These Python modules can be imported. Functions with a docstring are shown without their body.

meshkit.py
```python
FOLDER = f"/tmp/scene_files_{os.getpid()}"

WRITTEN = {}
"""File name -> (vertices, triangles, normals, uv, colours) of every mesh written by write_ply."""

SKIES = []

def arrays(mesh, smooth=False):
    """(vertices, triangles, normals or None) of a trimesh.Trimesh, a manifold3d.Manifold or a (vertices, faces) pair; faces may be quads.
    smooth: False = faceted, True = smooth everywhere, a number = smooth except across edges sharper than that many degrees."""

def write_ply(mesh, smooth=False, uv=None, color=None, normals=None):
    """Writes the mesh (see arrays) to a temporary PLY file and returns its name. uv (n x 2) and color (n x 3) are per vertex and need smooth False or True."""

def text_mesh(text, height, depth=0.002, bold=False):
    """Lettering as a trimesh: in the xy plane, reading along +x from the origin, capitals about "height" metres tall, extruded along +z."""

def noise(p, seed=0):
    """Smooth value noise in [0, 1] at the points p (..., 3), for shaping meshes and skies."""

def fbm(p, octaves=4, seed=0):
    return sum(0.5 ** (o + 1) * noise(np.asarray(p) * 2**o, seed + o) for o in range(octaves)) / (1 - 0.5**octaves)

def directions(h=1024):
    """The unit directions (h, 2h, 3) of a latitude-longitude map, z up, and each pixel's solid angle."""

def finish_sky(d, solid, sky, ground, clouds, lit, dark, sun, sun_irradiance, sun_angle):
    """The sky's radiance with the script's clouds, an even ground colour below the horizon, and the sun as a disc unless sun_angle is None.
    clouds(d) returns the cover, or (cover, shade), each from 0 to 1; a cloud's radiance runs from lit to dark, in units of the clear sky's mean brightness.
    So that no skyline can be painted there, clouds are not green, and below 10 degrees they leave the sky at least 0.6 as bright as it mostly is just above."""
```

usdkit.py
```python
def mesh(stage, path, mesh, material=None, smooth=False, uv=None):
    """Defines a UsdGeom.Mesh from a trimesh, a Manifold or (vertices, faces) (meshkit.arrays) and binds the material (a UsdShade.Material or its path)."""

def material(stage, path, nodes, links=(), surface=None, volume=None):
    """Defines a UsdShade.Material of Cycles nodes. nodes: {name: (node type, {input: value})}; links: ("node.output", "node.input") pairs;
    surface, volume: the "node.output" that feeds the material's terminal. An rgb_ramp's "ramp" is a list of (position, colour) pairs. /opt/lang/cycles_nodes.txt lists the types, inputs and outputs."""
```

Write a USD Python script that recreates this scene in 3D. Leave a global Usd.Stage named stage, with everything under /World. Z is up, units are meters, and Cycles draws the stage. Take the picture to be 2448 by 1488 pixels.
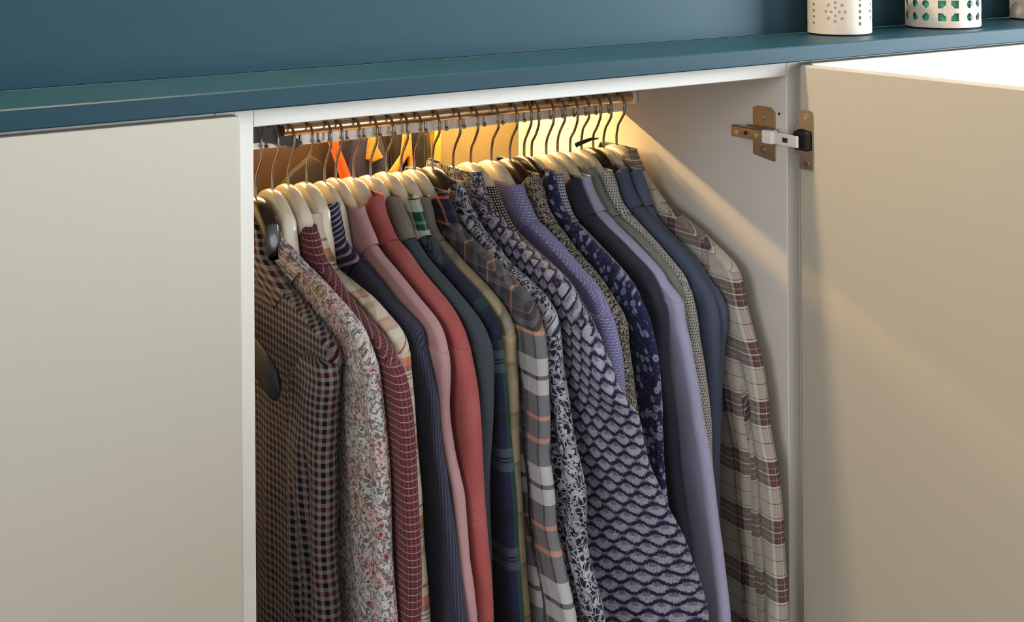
import math, random
import numpy as np
import trimesh
import manifold3d as m3
import usdkit, meshkit
from pxr import Usd, UsdGeom, UsdLux, UsdShade, Gf, Sdf

stage = Usd.Stage.CreateInMemory()
UsdGeom.SetStageUpAxis(stage, 'Z'); UsdGeom.SetStageMetersPerUnit(stage, 1.0)
UsdGeom.Xform.Define(stage, '/World'); UsdGeom.Scope.Define(stage, '/World/Looks')
rng = random.Random(7)

# ------------------------------------------------------------------ camera
YAW, ROLL, FPX = 0.5730, -0.0063, 3400.0
EYE = np.array([-0.4890, -1.1819, 1.4585])
VY = -225.2                                   # image row of the principal axis
Fv = np.array([math.sin(YAW), math.cos(YAW), 0.0]); Rv = np.array([math.cos(YAW), -math.sin(YAW), 0.0]); Uv = np.array([0, 0, 1.0])
Rc = math.cos(ROLL) * Rv + math.sin(ROLL) * Uv
Uc = -math.sin(ROLL) * Rv + math.cos(ROLL) * Uv
cam = UsdGeom.Camera.Define(stage, '/World/camera')
M = Gf.Matrix4d(*Rc, 0, *Uc, 0, *(-Fv), 0, *EYE, 1)
cam.AddTransformOp().Set(M)
cam.CreateHorizontalApertureAttr(36.0); cam.CreateVerticalApertureAttr(36.0 * 1488 / 2448)
cam.CreateFocalLengthAttr(FPX * 36.0 / 2448)
cam.CreateVerticalApertureOffsetAttr(-(744 - VY) * 36.0 / 2448)
cam.CreateClippingRangeAttr((0.05, 100.0))
cam.CreateExposureAttr(-0.18)

# ------------------------------------------------------------------ lights
def rect(name, pos, target, w, h, power, color):
    l = UsdLux.RectLight.Define(stage, '/World/' + name)
    p, t = Gf.Vec3d(*pos), Gf.Vec3d(*target)
    l.AddTransformOp().Set(Gf.Matrix4d().SetLookAt(p, t, Gf.Vec3d(0, 0, 1)).GetInverse())
    l.CreateWidthAttr(w); l.CreateHeightAttr(h); l.CreateIntensityAttr(power); l.CreateColorAttr(Gf.Vec3f(*color)); l.CreateNormalizeAttr(False)
    return l
rect('right_window_daylight', (2.27, -1.15, 1.66), (0.5, -1.15, 1.66), 1.1, 1.0, 40.0, (0.82, 0.93, 1.0))
rect('front_window_daylight', (1.75, -3.60, 1.28), (1.75, 0, 1.28), 0.95, 1.5, 8.0, (0.95, 0.98, 1.0))
rect('left_window_daylight', (-2.57, -1.30, 1.90), (0, -1.30, 1.90), 1.3, 0.9, 8.5, (1.0, 0.98, 0.97))
LAMP_AT, LAMP_POWER, LAMP_R = (0.05, 0.062, 2.15), 1500.0, 0.032          # wall lamp above the teal niche
bulb = UsdLux.SphereLight.Define(stage, '/World/wall_lamp_light'); bulb.AddTranslateOp().Set(Gf.Vec3d(*LAMP_AT))
bulb.CreateRadiusAttr(LAMP_R); bulb.CreateIntensityAttr(LAMP_POWER); bulb.CreateColorAttr(Gf.Vec3f(1.0, 0.73, 0.46))
dome = UsdLux.DomeLight.Define(stage, '/World/sky')
dome.CreateIntensityAttr(0.25); dome.CreateColorAttr(Gf.Vec3f(0.75, 0.85, 1.0))
LED_STRENGTH = 330.0
LED_COLOR = (1.0, 0.62, 0.22)

# ------------------------------------------------------------------ materials
def lin(*c):
    if len(c) == 1: c = (c[0],) * 3
    return tuple((x / 255 / 12.92) if x / 255 <= 0.04045 else ((x / 255 + 0.055) / 1.055) ** 2.4 for x in c)

class S:
    """A socket of a node graph with arithmetic."""
    def __init__(self, g, name): self.g, self.name = g, name
    def __add__(self, o): return self.g.m('add', self, o)
    __radd__ = __add__
    def __mul__(self, o): return self.g.m('multiply', self, o)
    __rmul__ = __mul__
    def __sub__(self, o): return self.g.m('subtract', self, o)
    def __rsub__(self, o): return self.g.m('subtract', o, self)
    def __truediv__(self, o): return self.g.m('divide', self, o)

class G:
    def __init__(self): self.nodes, self.links, self.k = {}, [], 0
    def node(self, kind, out, **inp):
        self.k += 1; name = f'{kind}_{self.k}'; d = {}
        for a, b in inp.items():
            if isinstance(b, S): self.links.append((b.name, f'{name}.{a}'))
            else: d[a] = b
        self.nodes[name] = (kind, d)
        return S(self, f'{name}.{out}')
    def m(self, op, a, b=0.0, c=0.0): return self.node('math', 'value', math_type=op, value1=a, value2=b, value3=c)
    def fract(self, a): return self.m('floored_modulo', a, 1.0)
    def floor(self, a): return self.m('floor', a)
    def less(self, a, b): return self.m('less_than', a, b)
    def step(self, a, lo, hi): return self.node('map_range', 'result', range_type='smoothstep', value=a, from_min=lo, from_max=hi, to_min=0.0, to_max=1.0, clamp=True)
    def xyz(self, v):
        s = self.node('separate_xyz', 'x', vector=v); n = s.name.split('.')[0]
        return s, S(self, n + '.y'), S(self, n + '.z')
    def vec(self, x, y, z=0.0): return self.node('combine_xyz', 'vector', x=x, y=y, z=z)
    def uv(self): return self.xyz(self.node('uvmap', 'UV', attribute='st'))
    def mix(self, f, a, b): return self.node('mix', 'color', mix_type='mix', fac=f, color1=a, color2=b)
    def mul(self, a, b, f=1.0): return self.node('mix', 'color', mix_type='multiply', fac=f, color1=a, color2=b)
    def noise(self, v, scale, detail=2.0, rough=0.5, distortion=0.0): return self.node('noise_texture', 'fac', vector=v, scale=scale, detail=detail, roughness=rough, distortion=distortion)
    def vor(self, v, scale, feature='f1', out='distance', rnd=1.0): return self.node('voronoi_texture', out, vector=v, scale=scale, feature=feature, randomness=rnd)
    def ramp(self, f, stops, interp=False): return self.node('rgb_ramp', 'color', fac=f, ramp=[(p, c) for p, c in stops], interpolate=interp)
    def stripe(self, x, period, duty, phase=0.0): return self.less(self.fract(x / period + phase), duty)
    def obj(self): return self.node('texture_coordinate', 'object')
    def bump(self, h, strength, dist): return self.node('bump', 'normal', strength=strength, distance=dist, height=h)
    def done(self, name, color, **kw):
        p = self.node('principled_bsdf', 'BSDF', base_color=color, **kw)
        return usdkit.material(stage, '/World/Looks/' + name, self.nodes, self.links, surface=p.name)

LOOK = {}
def plain(name, c, rough=0.5, **kw):
    LOOK[name] = G().done(name, lin(*c), roughness=rough, **kw)
    return LOOK[name]

plain('white_laminate', (214, 211, 206), 0.42)
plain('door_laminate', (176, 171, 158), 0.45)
plain('room_white', (214, 212, 208), 0.9)
plain('window_frame', (235, 235, 235), 0.4)
plain('chrome', (200, 198, 195), 0.18, metallic=1.0)
plain('brushed_steel', (190, 178, 165), 0.30, metallic=1.0)
plain('bright_steel', (245, 245, 245), 0.25, metallic=0.3)
plain('rod_steel', (214, 186, 150), 0.25, metallic=1.0)
plain('aluminium', (236, 236, 238), 0.18, metallic=0.0, specular_ior_level=0.9)
plain('plywood', (126, 112, 84), 0.6)
plain('hook_steel', (150, 140, 130), 0.25, metallic=1.0)
plain('black_plastic', (15, 15, 17), 0.5)
plain('dark_grey_plastic', (52, 52, 48), 0.5)
plain('cream_plastic', (222, 213, 195), 0.24, coat_weight=0.5)
plain('ebony_wood', (30, 22, 18), 0.3, coat_weight=0.3)
plain('screw_dark', (30, 28, 26), 0.6)
plain('green_pot', (60, 150, 120), 0.5)
plain('white_pot', (235, 230, 222), 0.5)
plain('lantern_metal', (186, 179, 168), 0.34)
plain('felt_black', (16, 16, 18), 0.9)
def led():
    g = G(); e = g.node('emission', 'emission', color=LED_COLOR, strength=LED_STRENGTH)
    LOOK['led'] = usdkit.material(stage, '/World/Looks/led', g.nodes, g.links, surface=e.name)
led()
def window_glass():
    g = G(); t = g.node('transparent_bsdf', 'BSDF', color=(1, 1, 1)); gl = g.node('glossy_bsdf', 'BSDF', color=(1, 1, 1), roughness=0.02)
    f = g.node('fresnel', 'fac', IOR=1.45)
    o = g.node('mix_closure', 'closure', fac=f, closure1=t, closure2=gl)
    LOOK['window_glass'] = usdkit.material(stage, '/World/Looks/window_glass', g.nodes, g.links, surface=o.name)
window_glass()
def teal():
    g = G(); o = g.obj(); x, y, z = g.xyz(o)
    st = g.noise(g.vec(x * 9.0, y * 9.0, z * 160.0), 1.0, 4.0, 0.6)
    blot = g.noise(o, 3.0, 3.0)
    c = g.mix(st, lin(20, 52, 64), lin(28, 63, 76))
    c = g.mix(blot * 0.35, c, lin(26, 58, 69))
    b = g.bump(st, 0.12, 0.0005)
    LOOK['teal_paint'] = g.done('teal_paint', c, roughness=g.m('multiply_add', st, 0.10, 0.40), normal=b, specular_ior_level=0.22)
teal()
def floor_wood():
    g = G(); o = g.obj(); x, y, z = g.xyz(o)
    n = g.noise(g.vec(x * 2.0, y * 25.0, 0.0), 1.0, 4.0)
    LOOK['oak'] = g.done('oak', g.mix(n, lin(66, 47, 33), lin(92, 67, 47)), roughness=0.45)
floor_wood()

FAB = dict(roughness=0.88, specular_ior_level=0.25, sheen_weight=0.08, sheen_roughness=0.5)
def fabric(name):
    def deco(fn):
        g = G(); u, v, _ = g.uv()
        c = fn(g, u, v)
        w = g.noise(g.vec(u, v), 900.0, 1.0)
        c = g.mul(c, g.ramp(w, [(0.0, (0.70,) * 3), (1.0, (0.98,) * 3)], True))
        LOOK[name] = g.done(name, c, normal=g.bump(w, 0.25, 0.0006), **FAB)
        return fn
    return deco
def cell(colors, widths=None):
    widths = widths or [1.0] * len(colors); t = sum(widths); p, out = 0.0, []
    for c, w in zip(colors, widths):
        out.append((p / t, lin(*c))); p += w
    return out
def plaid(g, u, v, pu, pv, cu, cv, wu=None, wv=None, f=0.5):
    a = g.ramp(g.fract(u / pu), cell(cu, wu)); b = g.ramp(g.fract(v / pv), cell(cv, wv))
    return g.mix(f, a, b)

@fabric('houndstooth_check')
def _(g, u, v):
    W, K, R, B = (142, 138, 140), (9, 8, 11), (76, 12, 20), (80, 34, 18)
    cs = [W, K, W, R, W, K, W, K, W, R, W, K, W, K, W, B]
    return plaid(g, u, v, 0.066, 0.066, cs, cs, [0.9, 1.1] * 8, [0.9, 1.1] * 8)
@fabric('red_floral')
def _(g, u, v):
    p = g.vec(u, v)
    n1 = g.noise(p, 26.0, 2.0); n2 = g.noise(p, 230.0, 3.0, 0.6, 1.2); n3 = g.noise(g.vec(u + 3.0, v), 30.0, 2.0)
    base = g.mix(g.step(n1, 0.46, 0.58), lin(206, 204, 202), lin(214, 184, 184))
    base = g.mix(g.step(n3, 0.55, 0.66) * 0.5, base, lin(190, 170, 128))
    c = g.mix(g.step(n2, 0.48, 0.57) * 0.85, base, lin(74, 76, 84))
    d = g.vor(p, 105.0)
    ring = g.step(d, 0.28, 0.34) - g.step(d, 0.40, 0.48)
    c = g.mix(ring * 0.35, c, lin(58, 52, 58))
    sel = g.step(g.noise(g.vec(u + 7.0, v), 70.0, 1.0), 0.52, 0.58)
    c = g.mix((1.0 - g.step(d, 0.18, 0.32)) * sel, c, lin(150, 36, 52))
    return g.mix((1.0 - g.step(g.vor(p, 170.0), 0.12, 0.24)) * 0.8, c, lin(50, 34, 42))
@fabric('burgundy_weave')
def _(g, u, v):
    dots = g.less(g.fract(u / 0.0022), 0.5) * g.less(g.fract(v / 0.0022), 0.5)
    c = g.mix(dots, lin(104, 50, 58), lin(26, 9, 12))
    line = g.stripe(v + g.m('sine', u * 300.0) * 0.0002, 0.0066, 0.11)
    c = g.mix(line, c, lin(178, 136, 138))
    return g.mix(g.stripe(u, 0.0044, 0.14) * 0.35, c, lin(176, 128, 132))
@fabric('orange_white_plaid')
def _(g, u, v):
    W, R, O, D, C = (222, 212, 198), (150, 40, 26), (205, 96, 50), (60, 40, 40), (180, 165, 135)
    return plaid(g, u, v, 0.062, 0.074, [W, R, O, R, W, C], [W, C, W, D, W, D, W, R, O, W, R, W], [2, 1, 2, 1, 4, 2], [6, 3, 3, .5, 1, .5, 1, 2, 3, 3, 1, 4], 0.6)
@fabric('navy_pinstripe')
def _(g, u, v):
    s = g.stripe(u + v * 0.12 + g.noise(g.vec(u, v * 0.05), 60.0, 1.0) * 0.003, 0.0032, 0.36)
    return g.mix(s, lin(46, 49, 68), lin(72, 74, 94))
@fabric('navy_bold_stripe')
def _(g, u, v):
    return g.mix(g.stripe(u * 0.55 + v, 0.0052, 0.34), lin(40, 42, 66), lin(160, 150, 165))
@fabric('pale_pink')
def _(g, u, v):
    return g.mix(g.stripe(u, 0.0014, 0.5) * 0.4, lin(186, 146, 150), lin(172, 132, 138))
@fabric('coral_red')
def _(g, u, v):
    return g.mix(g.stripe(v + u * 0.1, 0.0022, 0.35) * g.step(g.noise(g.vec(u, v), 18.0, 1.0), 0.46, 0.62) * 0.8, lin(166, 84, 84), lin(182, 112, 110))
@fabric('slate_green')
def _(g, u, v):
    return g.mix(g.noise(g.vec(u * 4.0, v), 250.0, 2.0), lin(52, 62, 70), lin(68, 78, 86))
@fabric('warm_grey')
def _(g, u, v):
    return g.mix(g.noise(g.vec(u, v), 400.0, 2.0), lin(108, 102, 96), lin(134, 126, 118))
@fabric('green_navy_plaid')
def _(g, u, v):
    N, E, K, W = (26, 30, 60), (20, 78, 58), (16, 20, 28), (84, 88, 100)
    return plaid(g, u + 0.012, v, 0.075, 0.095, [E, N, K, N], [N, W, K, W, K, W, N, K], [1.6, 4, 1, 3], [10, 2.2, .5, .5, .5, 2.2, 6, 4], 0.5)
@fabric('green_white_check')
def _(g, u, v):
    E, W, L = (20, 70, 48), (225, 225, 220), (120, 150, 130)
    return plaid(g, u, v, 0.030, 0.030, [E, W, E, L], [E, W, E, L], [3, 4, 2, 1], [3, 4, 2, 1], 0.5)
@fabric('taupe_plaid')
def _(g, u, v):
    return plaid(g, u, v, 0.060, 0.050, [(172, 156, 124), (120, 114, 108), (150, 140, 120)], [(176, 160, 128), (140, 132, 122), (90, 86, 84), (176, 160, 128)], [5, 2, 3], [6, 3, 1, 2])
@fabric('grey_orange_plaid')
def _(g, u, v):
    Wt, D, Gr, O, L = (192, 192, 196), (58, 58, 64), (84, 86, 94), (196, 130, 104), (160, 160, 166)
    return plaid(g, u + 0.004, 0.893 - v, 0.0385, 0.107, [L, D, L, (196, 150, 124), Gr], [Wt, D, Wt, Gr, O, Gr, O, Gr], [7, 1.4, 7, 2, 4], [16, 4, 14, 19, 4, 17, 4.5, 21.5], 0.68)
@fabric('smoky_plaid')
def _(g, u, v):
    c = plaid(g, u, v, 0.046, 0.030, [(74, 76, 84), (206, 140, 108), (74, 76, 84), (54, 56, 64), (104, 104, 110)], [(80, 82, 88), (60, 62, 70), (120, 118, 120), (60, 62, 70), (176, 116, 90)], [7, 1.6, 5, 4, 5], [6, 4, 4, 4, 1.0], 0.5)
    return g.mul(c, g.ramp(g.noise(g.vec(u, v), 70.0, 2.0), [(0.3, (0.7,) * 3), (0.7, (1.15,) * 3)], True))
@fabric('navy_orange_check')
def _(g, u, v):
    return plaid(g, u, v, 0.024, 0.026, [(26, 28, 48), (205, 130, 96), (26, 28, 48), (64, 66, 90)], [(26, 28, 48), (210, 120, 90), (26, 28, 48), (50, 56, 80)], [4, 1.4, 4, 2], [5, 1.4, 4, 2])
@fabric('white_navy_paisley')
def _(g, u, v):
    p = g.vec(u, v); w = g.node('noise_texture', 'color', vector=p, scale=60.0, detail=1.0)
    q = g.node('vector_math', 'vector', math_type='multiply_add', vector1=w, vector2=(0.016,) * 3, vector3=p)
    a = g.vor(q, 110.0, 'distance_to_edge'); n = g.noise(q, 140.0, 2.0, 0.6, 1.5); b = g.vor(q, 78.0)
    c = g.mix(g.step(n, 0.44, 0.50), lin(176, 176, 188), lin(28, 30, 48))
    c = g.mix(g.step(b, 0.18, 0.24) - g.step(b, 0.30, 0.36), c, lin(26, 28, 48))
    return g.mix((1.0 - g.step(a, 0.04, 0.10)) * 0.7, c, lin(168, 168, 184))
@fabric('navy_scallop')
def _(g, u, v):
    hh, ww = 0.0112, 0.0172
    t = v / hh; r = g.floor(t); b = g.fract(t)
    a = g.fract(u / ww + r * 0.5)
    n = g.noise(g.vec(u * 2.0, v), 420.0, 2.0) - 0.5; n4 = g.noise(g.vec(u * 9.0, v), 260.0, 1.0) - 0.5
    hgt = b - (0.40 + 0.22 * g.m('cosine', a * (2 * math.pi))) + n * 0.55 + n4 * 0.35
    line = 1.0 - g.step(g.m('absolute', hgt), 0.13, 0.26)
    side = g.step(g.m('absolute', a - 0.5) + n * 0.3, 0.24, 0.44)
    fan = g.step(n4 + 0.5, 0.35, 0.62)
    c = g.mix(fan, lin(130, 130, 152), lin(180, 178, 194))
    c = g.mix(side * 0.62, c, lin(58, 58, 92))
    return g.mix(line, c, lin(28, 28, 60))
@fabric('grey_leaf_print')
def _(g, u, v):
    p = g.vec(u, v); n = g.noise(p, 170.0, 2.0, 0.6, 2.0)
    return g.mix(g.step(n, 0.44, 0.54), lin(176, 168, 176), lin(48, 48, 66))
@fabric('small_geometric')
def _(g, u, v):
    d = g.vor(g.vec(u, v * 1.25), 300.0, rnd=0.0)
    return g.mix(1.0 - g.step(d, 0.22, 0.36), lin(44, 42, 44), lin(216, 206, 190))
@fabric('lavender_dash')
def _(g, u, v):
    row = g.floor(v / 0.0029)
    d = g.stripe(v, 0.0029, 0.30) * g.stripe(u + row * 0.0023, 0.0056, 0.66)
    return g.mix(d * 0.75, lin(126, 126, 178), lin(200, 200, 230))
@fabric('tiny_leaf')
def _(g, u, v):
    p = g.vec(u, v); n = g.noise(p, 520.0, 2.0, 0.55, 1.2)
    return g.mix(g.step(n, 0.45, 0.54), lin(180, 172, 158), lin(34, 33, 40))
@fabric('navy_medallion')
def _(g, u, v):
    p = g.vec(u, v); d = g.vor(p, 100.0); n = g.noise(p, 330.0, 2.0, 0.6); e = g.vor(g.vec(u + 2.0, v), 260.0)
    ring = g.step(d, 0.10, 0.18) - g.step(d, 0.30, 0.44)
    c = g.mix(ring * g.step(n, 0.22, 0.46), lin(36, 40, 80), lin(150, 156, 194))
    c = g.mix((1.0 - g.step(d, 0.12, 0.20)) * 0.55, c, lin(104, 110, 156))
    c = g.mix((1.0 - g.step(e, 0.14, 0.26)) * 0.75, c, lin(150, 152, 184))
    return g.mix((1.0 - g.step(d, 0.04, 0.09)) * 0.8, c, lin(200, 200, 220))
@fabric('blue_micro_check')
def _(g, u, v):
    return plaid(g, u, v, 0.0028, 0.0034, [(60, 70, 110), (205, 205, 212)], [(50, 60, 100), (210, 208, 210)])
@fabric('charcoal_navy')
def _(g, u, v):
    return g.mix(g.noise(g.vec(u, v), 300.0, 2.0), lin(42, 43, 60), lin(60, 61, 78))
@fabric('lavender_grey')
def _(g, u, v):
    return g.mix(g.noise(g.vec(u * 6.0, v), 160.0, 2.0), lin(166, 168, 206), lin(188, 188, 220))
@fabric('sage_grey')
def _(g, u, v):
    return g.mix(g.noise(g.vec(u, v), 200.0, 2.0), lin(122, 130, 128), lin(150, 154, 148))
@fabric('white_dotted')
def _(g, u, v):
    d = g.vor(g.vec(u + v * 0.5, v), 330.0, rnd=0.12)
    return g.mix(1.0 - g.step(d, 0.20, 0.32), lin(206, 204, 200), lin(52, 50, 60))
@fabric('steel_blue')
def _(g, u, v):
    return g.mix(g.noise(g.vec(u * 3.0, v), 500.0, 2.0, 0.7), lin(84, 94, 124), lin(112, 120, 146))
@fabric('slate_blue')
def _(g, u, v):
    return g.mix(g.noise(g.vec(u * 3.0, v), 420.0, 2.0, 0.7), lin(74, 84, 112), lin(98, 108, 134))
@fabric('beige_burgundy_plaid')
def _(g, u, v):
    B, L, D, K, R, N = (206, 200, 190), (226, 222, 216), (76, 68, 70), (104, 100, 96), (172, 112, 116), (124, 92, 96)
    cu = [N, R, N, L, N, R, N, L, B, K, B, K, B, L]; cv = [D, R, D, L, D, R, D, L, K, B, K, B, K, L]
    body = plaid(g, u - 0.153, 0.963 - v, 0.0625, 0.0625, cu, cv, [3, 1, 2, 1, 2, 1, 3, 2, 2, .8, 17, .7, 15, 2], [5, 1.5, 4, 1.2, 4, 1.5, 5, 2, .8, 13, .7, 13, .8, 2], 0.66)
    return body
@fabric('rust_cloth')
def _(g, u, v): return g.mix(g.noise(g.vec(u, v), 30.0, 3.0), lin(36, 18, 9), lin(48, 24, 12))
@fabric('orange_cloth')
def _(g, u, v): return g.mix(g.noise(g.vec(u, v), 60.0, 2.0), lin(180, 70, 18), lin(196, 84, 26))
@fabric('navy_cloth')
def _(g, u, v): return g.mix(g.noise(g.vec(u, v), 60.0, 2.0), lin(28, 30, 58), lin(44, 46, 78))
@fabric('black_cloth')
def _(g, u, v): return g.mix(g.noise(g.vec(u, v), 60.0, 2.0), lin(20, 18, 18), lin(34, 30, 28))
@fabric('tan_strap')
def _(g, u, v): return g.mix(g.stripe(v, 0.004, 0.4) * 0.5, lin(176, 124, 54), lin(156, 104, 42))
@fabric('yellow_cloth')
def _(g, u, v): return g.mix(g.noise(g.vec(u * 3.0, v), 40.0, 2.0), lin(206, 166, 80), lin(186, 146, 62))

# ------------------------------------------------------------------ helpers
TAKEN, LOC = {}, {}
def path_for(parent, name):
    base = (parent.GetPath().pathString if parent else '/World') + '/' + name
    n = TAKEN.get(base, 0); TAKEN[base] = n + 1
    return base if n == 0 else f'{base}_{n:03d}'
def key(p, **kw):
    for a, b in kw.items():
        if b: p.SetCustomDataByKey(a, b)
    return p
def thing(name, label, cat, group=None, loc=(0, 0, 0)):
    x = UsdGeom.Xform.Define(stage, path_for(None, name)); x.AddTranslateOp().Set(Gf.Vec3d(*map(float, loc)))
    p = x.GetPrim(); LOC[p.GetPath().pathString] = np.array(loc, float)
    return key(p, label=label, category=cat, group=group)
def holder(parent, name, label=None):
    p = UsdGeom.Xform.Define(stage, path_for(parent, name)).GetPrim()
    return key(p, label=label)
def part(parent, name, mesh, look, smooth=35, label=None, uv=None, kind=None):
    off = LOC.get('/'.join(parent.GetPath().pathString.split('/')[:3]), np.zeros(3))
    v, f, n = meshkit.arrays(mesh, False)
    m = (v - off, f)
    p = usdkit.mesh(stage, path_for(parent, name), m, LOOK[look], smooth=True if uv is not None else smooth, uv=uv).GetPrim()
    return key(p, label=label, kind=kind)
def struct(name, mesh, look, smooth=35, parent=None):
    p = usdkit.mesh(stage, path_for(parent, name), mesh, LOOK[look], smooth=smooth).GetPrim()
    if parent is None: key(p, kind='structure')
    return p
def box(x0, x1, y0, y1, z0, z1, c=0.0008):
    a, b = np.array([x0, y0, z0], float), np.array([x1, y1, z1], float); c = min(c, (b - a).min() * 0.3)
    pts = []
    for i in range(8):
        s = np.array([i & 1, i >> 1 & 1, i >> 2 & 1]); p = np.where(s, b, a); d = np.where(s, -c, c)
        for k in range(3):
            e = d.copy(); e[k] = 0; pts.append(p + e)
    return trimesh.PointCloud(np.array(pts)).convex_hull
def join(*ms): return trimesh.util.concatenate([trimesh.Trimesh(*meshkit.arrays(m)[:2], process=False) for m in ms])
def tube(pts, r, n=10, cap=True):
    p = np.asarray(pts, float); r = np.broadcast_to(r, (len(p),))
    t = np.gradient(p, axis=0); t /= np.linalg.norm(t, axis=1, keepdims=True)
    up = np.array([1.0, 0, 0]) if abs(t[:, 0]).max() < 0.9 else np.array([0, 0, 1.0])
    a = np.cross(t, up); a /= np.linalg.norm(a, axis=1, keepdims=True); b = np.cross(t, a)
    th = np.arange(n) * 2 * np.pi / n
    v = p[:, None] + r[:, None, None] * (np.cos(th)[None, :, None] * a[:, None] + np.sin(th)[None, :, None] * b[:, None])
    return grid_mesh(v, closed=True, caps=cap)
def grid_mesh(v, closed=True, caps=True):
    k, n = v.shape[:2]; f = []
    i, j = np.meshgrid(np.arange(k - 1), np.arange(n if closed else n - 1), indexing='ij')
    j2 = (j + 1) % n
    q = np.stack([i * n + j, i * n + j2, (i + 1) * n + j2, (i + 1) * n + j], -1).reshape(-1, 4)
    f = [q[:, [0, 1, 2]], q[:, [0, 2, 3]]]
    vv = v.reshape(-1, 3)
    if caps:
        c0, c1 = len(vv), len(vv) + 1
        vv = np.vstack([vv, v[0].mean(0), v[-1].mean(0)])
        r = np.arange(n if closed else n - 1); r2 = (r + 1) % n
        f += [np.stack([np.full_like(r, c0), r2, r], 1), np.stack([np.full_like(r, c1), (k - 1) * n + r, (k - 1) * n + r2], 1)]
    f = np.vstack(f)
    m = trimesh.Trimesh(vv, f, process=False)
    if m.volume < 0: m.invert()
    return m
def ball(c, r, sub=2):
    s = trimesh.creation.icosphere(sub, r); s.apply_translation(c); return s
def plate(poly, depth):
    from shapely.geometry import Polygon
    return trimesh.creation.extrude_polygon(poly if not isinstance(poly, list) else Polygon(poly), depth)


# ------------------------------------------------------------------ the setting
W, D = 0.641, 0.556                                # inside width and depth of the open cupboard
ZS, ZB = 1.300, 1.282                              # top and underside of the teal shelf
ZC = 1.264                                         # ceiling inside the cupboard
WALL_Y = 0.1005
struct('floor', box(-2.6, 2.3, -3.6, 0.62, -0.03, 0.0), 'oak')
struct('ceiling', box(-2.6, 2.3, -3.6, 0.62, 2.5, 2.53), 'room_white')
struct('wall_back', box(-2.6, 2.3, WALL_Y, WALL_Y + 0.03, ZS, 2.5), 'teal_paint')
def pierced(x0, x1, y0, y1, hole, axis):
    h0, h1, z0, z1 = hole
    if axis == 'x':
        return join(box(x0, x1, y0, h0, 0, 2.5), box(x0, x1, h1, y1, 0, 2.5), box(x0, x1, h0, h1, 0, z0), box(x0, x1, h0, h1, z1, 2.5))
    return join(box(x0, h0, y0, y1, 0, 2.5), box(h1, x1, y0, y1, 0, 2.5), box(h0, h1, y0, y1, 0, z0), box(h0, h1, y0, y1, z1, 2.5))
struct('wall_right', pierced(2.3, 2.4, -3.63, 0.62, (-1.8, -0.6, 1.0, 2.2), 'x'), 'room_white')
struct('wall_left', pierced(-2.7, -2.6, -3.63, 0.62, (-2.0, -0.6, 1.4, 2.4), 'x'), 'room_white')
struct('wall_front', pierced(-2.7, 2.4, -3.73, -3.63, (1.25, 2.25, 0.5, 2.06), 'y'), 'room_white')
def window(n, fr, gl):
    x = UsdGeom.Xform.Define(stage, f'/World/window_{n}').GetPrim(); key(x, kind='structure')
    struct('window_frame', fr, 'window_frame', parent=x); struct('pane', gl, 'window_glass', parent=x)
window(1, join(box(2.32, 2.38, -1.8, -1.74, 1.0, 2.2), box(2.32, 2.38, -0.66, -0.6, 1.0, 2.2), box(2.32, 2.38, -1.74, -0.66, 1.0, 1.06), box(2.32, 2.38, -1.74, -0.66, 2.14, 2.2)), box(2.345, 2.355, -1.74, -0.66, 1.06, 2.14))
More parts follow.
